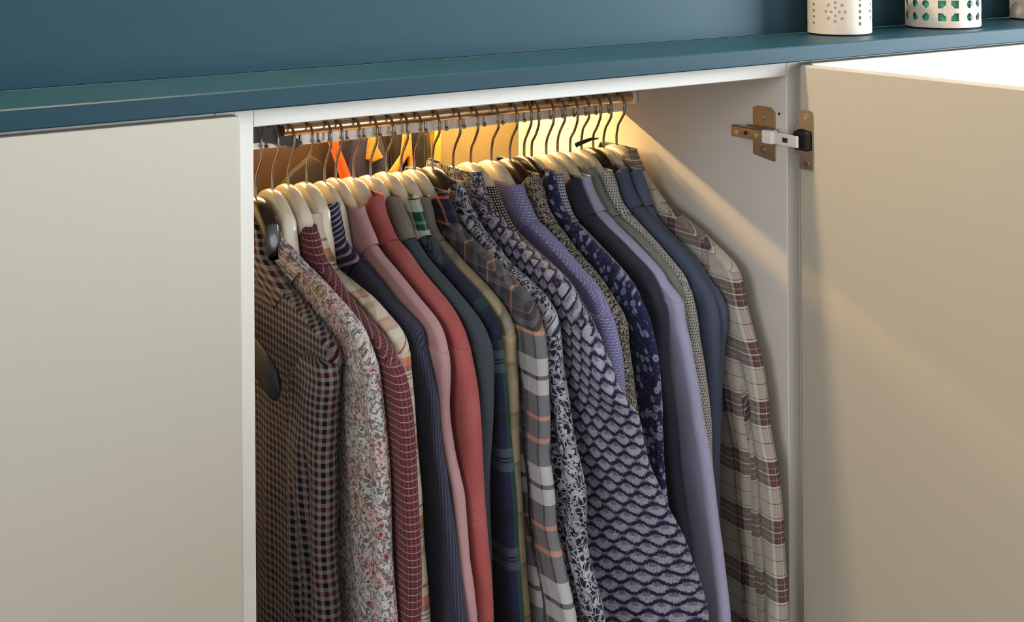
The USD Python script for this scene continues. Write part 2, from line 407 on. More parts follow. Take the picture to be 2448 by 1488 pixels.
window(2, join(box(-2.68, -2.62, -2.0, -1.94, 1.4, 2.4), box(-2.68, -2.62, -0.66, -0.6, 1.4, 2.4), box(-2.68, -2.62, -1.94, -0.66, 1.4, 1.46), box(-2.68, -2.62, -1.94, -0.66, 2.34, 2.4)), box(-2.655, -2.645, -1.94, -0.66, 1.46, 2.34))
window(3, join(box(1.25, 1.31, -3.71, -3.65, 0.5, 2.06), box(2.19, 2.25, -3.71, -3.65, 0.5, 2.06), box(1.31, 2.19, -3.71, -3.65, 0.5, 0.56), box(1.31, 2.19, -3.71, -3.65, 2.0, 2.06)), box(1.31, 2.19, -3.685, -3.675, 0.56, 2.0))
struct('baseboard_back', box(-2.6, 2.3, 0.03, 0.05, 0.0, 0.10), 'white_laminate')
struct('trim_1', box(-2.6, -0.66, -0.004, 0.012, 0.10, ZB - 0.001), 'white_laminate')      # knee wall left of the cupboards
struct('trim_2', box(1.30, 2.3, -0.004, 0.012, 0.10, ZB - 0.001), 'white_laminate')

sh = part(thing('shelf', 'long teal painted wooden shelf running over the white cupboards', 'shelf'), 'shelf_board', box(-2.6, 2.3, -0.020, WALL_Y, ZB, ZS, 0.0012), 'teal_paint')

lampt = thing('wall_lamp', 'small brass wall lamp above the teal niche', 'lamp', loc=(LAMP_AT[0], WALL_Y, LAMP_AT[2] + 0.06))
part(lampt, 'back_plate', box(LAMP_AT[0] - 0.03, LAMP_AT[0] + 0.03, WALL_Y - 0.006, WALL_Y - 0.0002, LAMP_AT[2] + 0.045, LAMP_AT[2] + 0.105, 0.002), 'brushed_steel')
part(lampt, 'lamp_arm', tube([(LAMP_AT[0], WALL_Y - 0.004, LAMP_AT[2] + 0.075), (LAMP_AT[0], LAMP_AT[1] + 0.008, LAMP_AT[2] + 0.078), (LAMP_AT[0], LAMP_AT[1], LAMP_AT[2] + 0.066), (LAMP_AT[0], LAMP_AT[1], LAMP_AT[2] + 0.036)], 0.005, 12), 'brushed_steel')
part(lampt, 'socket', trimesh.creation.cylinder(0.014, 0.022, sections=24, transform=trimesh.transformations.translation_matrix((LAMP_AT[0], LAMP_AT[1], LAMP_AT[2] + LAMP_R + 0.012))), 'brushed_steel')
# ------------------------------------------------------------------ cupboards
def cupboard(label, x0, x1, open_door=False):
    t = thing('cupboard', label, 'cupboard', loc=(x0, 0, 0.10))
    p = 0.018
    part(t, 'side_panel', box(x0 - p, x0, 0, D, 0.10, ZB), 'white_laminate'); part(t, 'side_panel', box(x1, x1 + p, 0, D, 0.10, ZB), 'white_laminate')
    part(t, 'top_panel', box(x0, x1, 0, D, ZC, ZB), 'white_laminate'); part(t, 'bottom_panel', box(x0, x1, 0, D, 0.10, 0.118), 'white_laminate')
    part(t, 'back_panel', box(x0, x1, D, D + 0.006, 0.10, ZB), 'plywood')
    return t
left = cupboard('closed white cupboard left of the hanging shirts', -0.642, -0.036)
part(left, 'door', box(-0.657, -0.0195, -0.019, -0.0008, 0.112, 1.2775, 0.0012), 'door_laminate')
right = cupboard('closed white cupboard behind the open door', 0.677, 1.282)
part(right, 'door', box(0.6625, 1.297, -0.019, -0.0008, 0.112, 1.2785, 0.0012), 'door_laminate')
main = cupboard('open white cupboard full of hanging shirts', 0.0, W)
DA = math.radians(5.81)
dd, dn = np.array([math.sin(DA), -math.cos(DA), 0]), np.array([-math.cos(DA), -math.sin(DA), 0])   # along the open door, and its inward normal
D0 = np.array([0.6478, -0.0135, 0.0])
def on_door(m):          # (a along the door, b out of its inner face, z) to the world
    m = m.copy(); T = np.eye(4); T[:3, 0], T[:3, 1], T[:3, 2], T[:3, 3] = dd, dn, (0, 0, 1), D0
    m.apply_transform(T)
    if np.linalg.det(T[:3, :3]) < 0 and m.volume < 0: m.invert()
    return m
door = holder(main, 'door', 'open door swung out past a right angle')
part(door, 'door_panel', on_door(box(0, 0.655, -0.018, 0, 0.112, 1.277, 0.0012)), 'door_laminate')
# concealed hinge
hinge = holder(main, 'hinge', 'sprung metal concealed hinge')
HZ = 1.1945
def wing(z0, z1, flip):
    a = [(0.019, z0), (0.052, z0 + 0.004 * flip), (0.052, z1 - 0.002), (0.046, z1), (0.024, z1), (0.019, z1 - 0.004)]
    m = m3.CrossSection([np.array(a)]).offset(0.0015, m3.JoinType.Round, circular_segments=16).extrude(0.0022)
    v, f, _ = meshkit.arrays(m); return trimesh.Trimesh(np.stack([W - 0.0002 - v[:, 2], v[:, 0], v[:, 1]], 1), f[:, ::-1], process=False)
def screw_x(y, z, x, r=0.0036):
    m = trimesh.creation.cylinder(r, 0.0016, sections=20); m.apply_transform(trimesh.transformations.rotation_matrix(math.pi / 2, (0, 1, 0))); m.apply_translation((x, y, z))
    s = box(x - 0.0010, x - 0.0007, y - r * 0.7, y + r * 0.7, z - 0.0005, z + 0.0005, 0.0001)
    return m
part(hinge, 'mounting_plate', join(wing(HZ - 0.028, HZ + 0.030, 1), box(W - 0.0065, W - 0.0005, 0.012, 0.060, HZ - 0.0085, HZ + 0.0085, 0.001)), 'brushed_steel')
for z in (HZ + 0.019, HZ - 0.018):
    part(hinge, 'screw', join(screw_x(0.036, z, W - 0.0032), screw_x(0.036, z, W - 0.0042, 0.0018)), 'chrome')
arm_m = box(W - 0.0150, W - 0.0065, 0.0105, 0.0785, HZ - 0.0068, HZ + 0.0068, 0.0016)
part(hinge, 'hinge_arm', arm_m, 'brushed_steel')
for y in (0.066, 0.052, 0.034):
    part(hinge, 'adjusting_screw', screw_x(y, HZ, W - 0.0152, 0.0030 if y != 0.052 else 0.0024), 'screw_dark' if y == 0.052 else 'chrome')
part(hinge, 'arm_collar', box(W - 0.0168, W - 0.006, 0.008, 0.024, HZ - 0.0074, HZ + 0.0074, 0.0012), 'aluminium')
lk = join(box(W - 0.0135, W - 0.0105, -0.030, 0.009, HZ - 0.0066, HZ + 0.0066, 0.0008))
part(hinge, 'link', lk, 'bright_steel', label='bright link')
part(hinge, 'link_slot', box(W - 0.0139, W - 0.0132, -0.015, -0.007, HZ - 0.0026, HZ + 0.0026, 0.0001), 'screw_dark')
fl = (m3.CrossSection([np.array([(-0.007, -0.030), (0.0060, -0.030), (0.0060, 0.030), (-0.007, 0.030)])]).offset(0.003, m3.JoinType.Round, circular_segments=16) + m3.CrossSection.circle(0.0195, 48).translate((-0.001, 0))) ^ m3.CrossSection([np.array([(-0.03, -0.04), (0.0090, -0.04), (0.0090, 0.04), (-0.03, 0.04)])])
v, f, _ = meshkit.arrays(fl.extrude(0.0014)); flm = trimesh.Trimesh(np.stack([v[:, 0] + 0.0105, v[:, 2] + 0.0006, v[:, 1] + HZ], 1), f[:, ::-1], process=False)
part(hinge, 'cup_flange', on_door(flm), 'brushed_steel')
cup = trimesh.creation.cylinder(0.0120, 0.0025, sections=40); cup.apply_transform(trimesh.transformations.rotation_matrix(math.pi / 2, (1, 0, 0))); cup.apply_translation((0.0050, 0.0030, HZ))
part(hinge, 'hinge_cup', on_door(join(cup, box(-0.0030, 0.0185, 0.0018, 0.0095, HZ - 0.0115, HZ + 0.0100, 0.0025))), 'black_plastic', label='dark plastic hinge cup')
for z in (HZ - 0.0265, HZ + 0.0265):
    s = trimesh.creation.cylinder(0.0032, 0.0012, sections=20); s.apply_transform(trimesh.transformations.rotation_matrix(math.pi / 2, (1, 0, 0))); s.apply_translation((0.0108, 0.0025, z))
    part(hinge, 'screw', on_door(s), 'chrome')
hole = trimesh.creation.cylinder(0.0016, 0.0008, sections=16); hole.apply_transform(trimesh.transformations.rotation_matrix(math.pi / 2, (0, 1, 0))); hole.apply_translation((W - 0.0002, 0.0121, 1.2202))
part(main, 'drill_hole', hole, 'screw_dark')

# ------------------------------------------------------------------ rail, lamp
YR, RODT = 0.280, 1.2175
rail = thing('clothes_rail', 'metal clothes rail with tall aluminium strip under the cupboard ceiling', 'clothes rail', loc=(0.12, YR, 1.19))
part(rail, 'rod', tube([(0.150, YR, RODT - 0.0065), (0.300, YR, RODT - 0.0065), (0.638, YR, RODT - 0.0065)], 0.0065, 24), 'rod_steel')
part(rail, 'light_shield', box(0.02, W - 0.001, 0.305, 0.309, 1.1885, ZC - 0.0005, 0.0006), 'aluminium')
br = [(0.020, 1.2195), (0.150, 1.2185), (0.152, 1.2105), (0.176, 1.1955), (0.172, 1.1890), (0.130, 1.1995), (0.112, 1.1985), (0.020, 1.2010)]
v, f, _ = meshkit.arrays(m3.CrossSection([np.array(br)[::-1]]).offset(0.0006, m3.JoinType.Round, circular_segments=8).extrude(0.012))
part(rail, 'end_bracket', trimesh.Trimesh(np.stack([v[:, 0], 0.2925 - v[:, 2] + 0.009, v[:, 1]], 1), f, process=False), 'dark_grey_plastic', label='dark end bracket')
part(rail, 'end_socket', box(0.634, W - 0.0005, YR - 0.008, 0.3045, 1.202, 1.2185, 0.0012), 'aluminium')
lamp = thing('strip_light', 'warm strip light behind the aluminium strip', 'light', loc=(0.36, 0.475, ZC))
part(lamp, 'light_housing', box(0.09, 0.590, 0.464, 0.486, ZC - 0.006, ZC - 0.0003, 0.001), 'aluminium')
part(lamp, 'diffuser', box(0.095, 0.585, 0.468, 0.482, ZC - 0.0075, ZC - 0.0061, 0.0003), 'led', label='glowing warm diffuser')

# ------------------------------------------------------------------ lanterns on the shelf
def lantern(label, cx, cy, r, holes, pot, h=0.118, gap=0.0045):
    t = thing('lantern', label, 'lantern', loc=(cx, cy, ZS))
    part(t, 'base', join(trimesh.creation.cylinder(r - 0.0015, 0.0018, sections=64, transform=trimesh.transformations.translation_matrix((cx, cy, ZS + 0.0011)))), 'felt_black', label='black foot')
    L = 2 * math.pi * r
    sec = m3.CrossSection([np.array([(0, 0), (L, 0), (L, h), (0, h)])])
    for hpoly in holes(L):
        sec = sec - hpoly
    m = sec.extrude(0.0011).refine_to_length(0.004)
    v, f, _ = meshkit.arrays(m)
    a = v[:, 0] / r; rr = r - v[:, 2]
    part(t, 'wall', trimesh.Trimesh(np.stack([cx + rr * np.cos(a), cy + rr * np.sin(a), ZS + 0.002 + v[:, 1]], 1), f[:, ::-1], process=False), 'lantern_metal', label='white metal wall with cut-outs')
    prof = np.array([(0.0, 0.004), (r - gap - 0.002, 0.004), (r - gap, 0.008), (r - gap, h - 0.02), (r - gap - 0.0025, h - 0.02), (r - gap - 0.0045, 0.02), (0.0, 0.012)])
    c = trimesh.creation.revolve(prof, sections=48); c.apply_translation((cx, cy, ZS))
    part(t, 'inner_pot', c, pot)
def dots(L, a0=0.0, z0=0.012):
    out = []
    for k in range(4):
        x = ((a0 + k * 90) % 360) / 360 * L
        for j in range(12):
            out.append(m3.CrossSection.circle(0.0022, 20).translate((x, z0 + j * 0.0074)))
        xc = ((a0 + 45 + k * 90) % 360) / 360 * L
        for zc in (0.027, 0.064, 0.101):
            for q in range(8):
                an = q * math.pi / 4
                px, pz = xc + 0.0112 * math.cos(an), zc + 0.0112 * math.sin(an)
                if pz < 0.112: out.append(m3.CrossSection.circle(0.0021, 20).translate((px, pz)))
            for q in range(4):
                an = q * math.pi / 2
                out.append(m3.CrossSection.circle(0.0016, 16).translate((xc + 0.0048 * math.cos(an), zc + 0.0048 * math.sin(an))))
    return [o for o in out]
def lattice(L, a0=0.0):
    out = []
    for k in range(8):
        x = ((a0 + k * 45) % 360) / 360 * L
        for zc in (0.0215, 0.0215 + 0.0365, 0.0215 + 0.073):
            for sx in (-1, 1):
                for sz in (-1, 1):
                    c = (x + sx * 0.0080, zc + sz * 0.0080)
                    if k % 2: hole = m3.CrossSection.circle(0.0050, 24).translate(c)
                    else: hole = m3.CrossSection.square((0.0098, 0.0098), True).translate(c)
                    out.append(hole - m3.CrossSection.circle(0.0078, 32).translate((x, zc)))
    return out
ang = lambda cx, cy: math.degrees(math.atan2(EYE[1] - cy, EYE[0] - cx))
lantern('white metal lantern with rows of round holes, left on the teal shelf', 0.788, 0.061, 0.0385, lambda L: dots(L, 270 - 8, 0.0125), 'white_pot', gap=0.0024)
lantern('white metal lantern with square cut-outs round a green pot', 0.9645, 0.0525, 0.047, lambda L: lattice(L, 229), 'green_pot')
lantern('white dotted metal lantern cut off by the right picture edge', 1.169, 0.059, 0.040, lambda L: dots(L, 20, 0.016), 'white_pot', gap=0.0024)

PROFILE = {
 1: (0.1177, [(1.128,0.279), (1.106,0.252), (1.084,0.247), (1.078,0.231), (1.062,0.196), (1.055,0.171), (1.047,0.145), (1.039,0.111), (1.031,0.085), (1.021,0.074), (0.998,0.068), (0.972,0.073), (0.940,0.076), (0.920,0.080), (0.879,0.078), (0.835,0.075), (0.776,0.073), (0.761,0.074)]),
 2: (0.1374, [(1.124,0.261), (1.106,0.243), (1.093,0.230), (1.086,0.207), (1.079,0.181), (1.069,0.143), (1.064,0.122), (1.056,0.094), (1.048,0.066), (1.037,0.052), (1.027,0.042), (1.016,0.033), (0.998,0.027), (0.981,0.023), (0.946,0.017), (0.909,0.011), (0.870,0.007), (0.821,0.003), (0.788,-0.001)]),
 3: (0.1564, [(1.114,0.218), (1.108,0.208), (1.089,0.198), (1.082,0.180), (1.075,0.165), (1.063,0.144), (1.052,0.115), (1.048,0.097), (1.040,0.070), (1.035,0.049), (1.027,0.037), (1.018,0.026), (1.013,0.016), (1.005,0.011), (0.986,0.004), (0.956,-0.003), (0.922,-0.009), (0.887,-0.012), (0.844,-0.013), (0.788,-0.013)]),
 4: (0.1786, [(1.124,0.245), (1.107,0.240), (1.085,0.225), (1.064,0.204), (1.058,0.131), (1.047,0.100), (1.042,0.077), (1.035,0.060), (1.028,0.050), (1.014,0.047), (0.994,0.044), (0.969,0.038), (0.933,0.033), (0.890,0.026), (0.840,0.022), (0.805,0.015), (0.772,0.011)]),
 5: (0.2007, [(1.132,0.249), (1.110,0.237), (1.089,0.228), (1.086,0.202), (1.075,0.173), (1.064,0.138), (1.051,0.111), (1.045,0.083), (1.042,0.062), (1.033,0.052), (1.017,0.049), (1.006,0.042), (0.988,0.034), (0.974,0.027), (0.939,0.022), (0.906,0.010), (0.871,0.001), (0.845,-0.007), (0.818,-0.014), (0.792,-0.022), (0.781,-0.026)]),
 6: (0.2147, [(1.128,0.215), (1.121,0.207), (1.111,0.197), (1.101,0.183), (1.090,0.179), (1.081,0.152), (1.074,0.132), (1.064,0.105), (1.057,0.088), (1.051,0.071), (1.047,0.055), (1.040,0.044), (1.029,0.034), (1.012,0.028), (1.000,0.026), (0.981,0.028), (0.967,0.030), (0.949,0.028), (0.919,0.018), (0.886,0.001), (0.862,-0.002), (0.827,-0.007), (0.804,-0.016), (0.776,-0.023)]),
 7: (0.2368, [(1.138,0.215), (1.119,0.206), (1.109,0.193), (1.098,0.184), (1.092,0.164), (1.084,0.144), (1.072,0.123), (1.065,0.103), (1.059,0.084), (1.050,0.062), (1.038,0.044), (1.025,0.032), (1.009,0.025), (0.991,0.018), (0.973,0.014), (0.933,0.009), (0.892,0.003), (0.850,-0.003), (0.799,-0.008), (0.765,-0.011)]),
 8: (0.2586, [(1.135,0.216), (1.124,0.209), (1.115,0.192), (1.096,0.182), (1.090,0.168), (1.080,0.155), (1.074,0.137), (1.064,0.107), (1.052,0.077), (1.042,0.050), (1.032,0.034), (1.022,0.024), (1.010,0.020), (0.994,0.019), (0.969,0.020), (0.927,0.022), (0.880,0.026), (0.829,0.028), (0.780,0.025), (0.744,0.023)]),
 9: (0.2792, [(1.131,0.210), (1.119,0.198), (1.110,0.192), (1.096,0.183), (1.088,0.165), (1.080,0.143), (1.073,0.128), (1.065,0.106), (1.057,0.081), (1.046,0.059), (1.037,0.043), (1.028,0.036), (1.012,0.033), (0.991,0.030), (0.964,0.024), (0.927,0.019), (0.902,0.014), (0.865,0.009), (0.828,0.007), (0.791,0.002), (0.749,-0.003)]),
 10: (0.2984, [(1.129,0.219), (1.120,0.210), (1.099,0.202), (1.090,0.187), (1.084,0.169), (1.075,0.149), (1.069,0.134), (1.063,0.112), (1.055,0.089), (1.048,0.070), (1.038,0.052), (1.028,0.040), (1.012,0.037), (0.999,0.038), (0.978,0.036), (0.957,0.035), (0.922,0.034), (0.889,0.030), (0.855,0.027), (0.816,0.026), (0.771,0.021), (0.737,0.013)]),
 11: (0.3162, [(1.133,0.212), (1.125,0.196), (1.110,0.185), (1.099,0.172), (1.091,0.152), (1.088,0.133), (1.082,0.110), (1.073,0.086), (1.065,0.067), (1.060,0.051), (1.057,0.034), (1.044,0.021), (1.029,0.013), (1.016,0.009), (1.003,0.007), (0.983,0.005), (0.967,0.004), (0.947,0.002), (0.926,0.002), (0.902,0.005), (0.881,-0.002), (0.857,-0.007), (0.832,-0.009), (0.812,-0.017), (0.789,-0.025), (0.766,-0.035), (0.755,-0.040)]),
 12: (0.3403, [(1.140,0.213), (1.125,0.204), (1.114,0.188), (1.105,0.180), (1.093,0.165), (1.086,0.142), (1.076,0.127), (1.068,0.111), (1.064,0.094), (1.059,0.070), (1.054,0.054), (1.048,0.041), (1.040,0.029), (1.029,0.020), (1.014,0.018), (0.997,0.016), (0.981,0.013), (0.964,0.006), (0.947,0.002), (0.921,-0.003), (0.893,-0.013), (0.870,-0.023), (0.839,-0.024), (0.810,-0.028), (0.785,-0.041), (0.762,-0.045,0.005), (0.748,-0.045,0.007)]),
 13: (0.3689, [(1.149,0.222), (1.138,0.215), (1.125,0.206), (1.113,0.192), (1.104,0.177), (1.098,0.160), (1.092,0.150), (1.088,0.136), (1.084,0.122), (1.079,0.104), (1.075,0.089), (1.071,0.073), (1.064,0.050), (1.057,0.035), (1.046,0.026), (1.039,0.019), (1.030,0.004), (1.024,-0.004), (1.016,-0.011), (1.002,-0.020), (0.991,-0.031), (0.972,-0.040), (0.961,-0.045,0.006), (0.941,-0.045,0.023), (0.920,-0.045,0.028), (0.888,-0.045,0.038), (0.866,-0.045,0.051), (0.844,-0.045,0.060), (0.826,-0.045,0.071), (0.806,-0.045,0.082), (0.781,-0.045,0.092), (0.760,-0.045,0.102), (0.733,-0.045,0.112), (0.709,-0.045,0.117)]),
 14: (0.3934, [(1.129,0.226), (1.115,0.218), (1.104,0.206), (1.093,0.196), (1.079,0.167), (1.066,0.125), (1.051,0.077), (1.030,0.050), (1.015,0.032), (0.999,0.024), (0.966,0.017), (0.924,0.010), (0.714,0.005)]),
 15: (0.4224, [(1.130,0.215), (1.120,0.209), (1.106,0.194), (1.097,0.189), (1.089,0.169), (1.080,0.146), (1.069,0.121), (1.059,0.101), (1.051,0.083), (1.046,0.067), (1.038,0.057), (1.028,0.048), (1.019,0.040), (1.006,0.033), (0.994,0.028), (0.981,0.023), (0.967,0.020), (0.938,0.017), (0.896,0.013), (0.832,0.006), (0.711,-0.007)]),
 16: (0.4489, [(1.137,0.222), (1.128,0.212), (1.113,0.206), (1.104,0.202), (1.095,0.191), (1.087,0.178), (1.078,0.164), (1.068,0.149), (1.056,0.126), (1.048,0.106), (1.040,0.091), (1.031,0.079), (1.024,0.069), (1.016,0.059), (1.009,0.051), (0.999,0.046), (0.979,0.045), (0.957,0.039), (0.928,0.034), (0.904,0.029), (0.865,0.022), (0.782,0.005), (0.707,-0.015)]),
 17: (0.4697, [(1.140,0.216), (1.119,0.210), (1.110,0.203), (1.096,0.194), (1.089,0.170), (1.082,0.154), (1.074,0.136), (1.068,0.119), (1.061,0.103), (1.054,0.086), (1.047,0.072), (1.039,0.058), (1.030,0.048), (1.021,0.041), (1.009,0.032), (0.998,0.028), (0.985,0.023), (0.969,0.019), (0.944,0.015), (0.916,0.011), (0.886,0.009), (0.856,0.009), (0.827,0.006), (0.780,-0.004), (0.705,-0.024)]),
 18: (0.4808, [(1.136,0.214), (1.113,0.207), (1.106,0.202), (1.090,0.191), (1.076,0.159), (1.059,0.119), (1.045,0.088), (1.029,0.065), (1.013,0.054), (0.989,0.043), (0.955,0.033), (0.911,0.026), (0.682,0.025)]),
 19: (0.5026, [(1.129,0.213), (1.119,0.205), (1.112,0.199), (1.097,0.187), (1.091,0.178), (1.083,0.165), (1.077,0.148), (1.071,0.131), (1.063,0.114), (1.055,0.094), (1.046,0.072), (1.033,0.061), (1.021,0.052), (1.008,0.045), (0.994,0.043), (0.971,0.042), (0.947,0.040), (0.910,0.033), (0.881,0.028), (0.845,0.022), (0.802,0.013), (0.774,0.006), (0.748,0.001), (0.691,-0.012)]),
 20: (0.5197, [(1.129,0.213), (1.117,0.206), (1.106,0.196), (1.096,0.183), (1.085,0.167), (1.077,0.147), (1.067,0.121), (1.056,0.098), (1.048,0.078), (1.040,0.068), (1.028,0.056), (1.023,0.038), (1.012,0.036), (0.991,0.033), (0.979,0.027), (0.957,0.020), (0.929,0.010), (0.900,0.004), (0.878,-0.003), (0.859,-0.008), (0.830,-0.014), (0.809,-0.018), (0.781,-0.024), (0.767,-0.027), (0.741,-0.030), (0.697,-0.037)]),
 21: (0.5388, [(1.135,0.232), (1.123,0.218), (1.108,0.209), (1.099,0.197), (1.088,0.184), (1.079,0.165), (1.072,0.139), (1.061,0.114), (1.049,0.093), (1.039,0.074), (1.030,0.064), (1.020,0.059), (1.004,0.056), (0.981,0.052), (0.955,0.045), (0.920,0.036), (0.889,0.028), (0.847,0.016), (0.796,0.007), (0.726,-0.005), (0.681,-0.011)]),
 22: (0.5563, [(1.131,0.220), (1.127,0.212), (1.114,0.207), (1.099,0.199), (1.092,0.189), (1.084,0.173), (1.076,0.160), (1.069,0.144), (1.058,0.122), (1.045,0.099), (1.035,0.080), (1.025,0.071), (1.011,0.064), (0.999,0.059), (0.980,0.054), (0.964,0.051), (0.942,0.045), (0.906,0.039), (0.876,0.035), (0.845,0.033), (0.803,0.027), (0.750,0.020), (0.666,0.012)]),
 23: (0.5745, [(1.133,0.211), (1.125,0.205), (1.112,0.198), (1.101,0.188), (1.091,0.176), (1.081,0.160), (1.072,0.140), (1.062,0.119), (1.053,0.098), (1.042,0.080), (1.030,0.067), (1.020,0.054), (1.010,0.046), (0.992,0.040), (0.964,0.039), (0.927,0.040), (0.878,0.041), (0.831,0.042), (0.784,0.042), (0.648,0.042)]),
 24: (0.591, [(1.131,0.204), (1.118,0.194), (1.105,0.189), (1.093,0.182), (1.077,0.170), (1.066,0.147), (1.056,0.125), (1.046,0.105), (1.038,0.089), (1.026,0.077), (1.016,0.061), (1.007,0.051), (0.992,0.046), (0.970,0.046), (0.954,0.049), (0.919,0.053), (0.870,0.057), (0.821,0.059), (0.774,0.060), (0.636,0.060)]),
 25: (0.6117, [(1.148,0.242), (1.137,0.232), (1.123,0.222), (1.111,0.206), (1.092,0.180), (1.081,0.146), (1.078,0.131), (1.069,0.110), (1.060,0.090), (1.053,0.074), (1.047,0.059), (1.038,0.048), (1.024,0.041), (1.003,0.034), (0.991,0.029), (0.967,0.022), (0.950,0.015), (0.923,0.009), (0.900,0.002), (0.870,-0.004), (0.835,-0.015), (0.797,-0.018), (0.765,-0.021), (0.740,-0.024), (0.700,-0.029), (0.667,-0.028)]),
}

# ------------------------------------------------------------------ hangers and shirts
def smooth_curve(z, y, grid):
    y2 = np.interp(grid, z[::-1], y[::-1])
    return np.convolve(np.pad(y2, 3, mode='edge'), np.ones(7) / 7, 'valid')
HANG = np.array([(0, 0), (0.010, -0.0006), (0.020, -0.0035), (0.032, -0.0105), (0.045, -0.021), (0.060, -0.0335), (0.080, -0.0465), (0.110, -0.061), (0.150, -0.080), (0.190, -0.101), (0.205, -0.112)])
def hanger(k, x, zc, look, label, group, ridge, thick, wire=0.0, reach=0.205, tall=1.0):
    t = thing('clothes_hanger', label, 'clothes hanger', group, loc=(x, YR, zc))
    ys = np.concatenate([np.linspace(0, 0.05, 14), np.linspace(0.058, 0.205, 20)])
    zt = np.interp(ys, HANG[:, 0], HANG[:, 1]) + zc
    zr = ridge(YR - ys) - 0.010
    zt = np.where(ys > 0.05, np.minimum(zt, zr), zt)
    zt = np.convolve(np.pad(zt, 1, mode='edge'), [0.25, 0.5, 0.25], 'valid')
    keep = np.r_[True, np.diff(zt) > -0.03] & (ys <= reach)
    ys, zt = ys[keep], zt[keep]
    hh = np.interp(ys, [0, 0.05, 0.205], [0.0180, 0.0180, 0.0085]) * tall; hx = np.interp(ys, [0, 0.045, 0.075, 0.2], [thick, thick, min(thick * 0.72, 0.0062), min(thick * 0.6, 0.0045)])
    n = 16; th = np.arange(n) * 2 * np.pi / n
    cx, sx = np.sign(np.cos(th)) * np.abs(np.cos(th)) ** 0.7, np.sign(np.sin(th)) * np.abs(np.sin(th)) ** 0.7
    yy = np.concatenate([-ys[::-1], ys[1:]]); zz = np.concatenate([zt[::-1], zt[1:]]); h2 = np.concatenate([hh[::-1], hh[1:]]); x2 = np.concatenate([hx[::-1], hx[1:]])
    v = np.stack([x + x2[:, None] * cx, np.repeat(YR - yy[:, None], n, 1), (zz - h2)[:, None] + h2[:, None] * sx], -1)
    part(t, 'hanger_body', grid_mesh(v), look, smooth=50)
    R = 0.0172; zcn = RODT + 0.0017 - R
    s = 1.0
    pts = [(0, zc - 0.006), (0, zc + 0.004), (0, zc + 0.012), (-0.0015, zc + 0.018), (-0.006 - wire, zc + 0.026), (-0.0125 - wire * .5, zc + 0.035), (-0.0165, zc + 0.041)]
    a = np.radians(np.linspace(178, 0, 22))
    pts += [(R * math.cos(q), zcn + R * math.sin(q)) for q in a] + [(R, zcn - 0.004), (R - 0.0004, zcn - 0.0075), (R - 0.0015, zcn - 0.0105)]
    p3 = np.array([(x, YR + p, q) for p, q in pts])
    dense = np.linspace(0, 1, 80); seg = np.r_[0, np.cumsum(np.linalg.norm(np.diff(p3, axis=0), axis=1))]; seg /= seg[-1]
    p3 = np.stack([np.interp(dense, seg, p3[:, q]) for q in range(3)], 1)
    p3[1:-1] = 0.25 * p3[:-2] + 0.5 * p3[1:-1] + 0.25 * p3[2:]
    part(t, 'hook', join(tube(p3, 0.0016, 8), ball(p3[-1], 0.0026), ball((x, YR - R + 0.0008, zcn - 0.003), 0.0023)), 'hook_steel', smooth=60)

def cloth_loop(yn, yf, b, ns=22, na=9):
    """Distances, x and y round one level of a garment: from the far edge along +x to the near edge and back along -x."""
    L = yf - yn; b = min(b, L * 0.45)
    q = (np.linspace(0, 1, ns)) ** 1.7
    side = yn + b + q * (L - 2 * b)
    a = np.linspace(0, np.pi, na)[1:-1]
    y = np.concatenate([side[::-1], yn + b - b * np.sin(a), side])
    x = np.concatenate([np.full(ns, b), b * np.cos(a), np.full(ns, -b)])
    # close the far end with a small bow
    y = np.concatenate([[yf], y, [yf]]); x = np.concatenate([[0.0], x, [0.0]])
    ds = np.r_[0, np.cumsum(np.hypot(np.diff(x), np.diff(y)))]
    near = ns + 1 + (na - 2) // 2
    return x, y, ds - ds[near]
def cloth(levels, fold=None, planar=True, su=0.0):
    """levels: (z, yn, yf, b, dx at the near edge, centre x). One closed surface with uv in metres."""
    V, UVs = [], []
    for z, yn, yf, b, dx, xc in levels:
        x, y, s = cloth_loop(yn, yf, b)
        d = np.maximum(y - yn, 0)
        xx = x + xc + dx * np.clip(1 - d / 0.17, 0, 1) ** 2.6
        if fold is not None:
            ox, oy = fold(z, d, np.sign(x)); xx = xx + ox; y = y + oy
        V.append(np.stack([xx, y, np.full_like(x, z)], 1))
        u = np.where(s >= 0, 1, -1) * 0 + (s + su if not planar else np.where(x <= 0, y, 2 * yn - y))
        UVs.append(np.stack([u, np.full_like(x, z) - (x if planar else 0)], 1))
    V, UVs = np.array(V), np.array(UVs)
    m = grid_mesh(V, closed=False, caps=True)
    uv = np.vstack([UVs.reshape(-1, 2), UVs[0].mean(0), UVs[-1].mean(0)])
    return m, uv

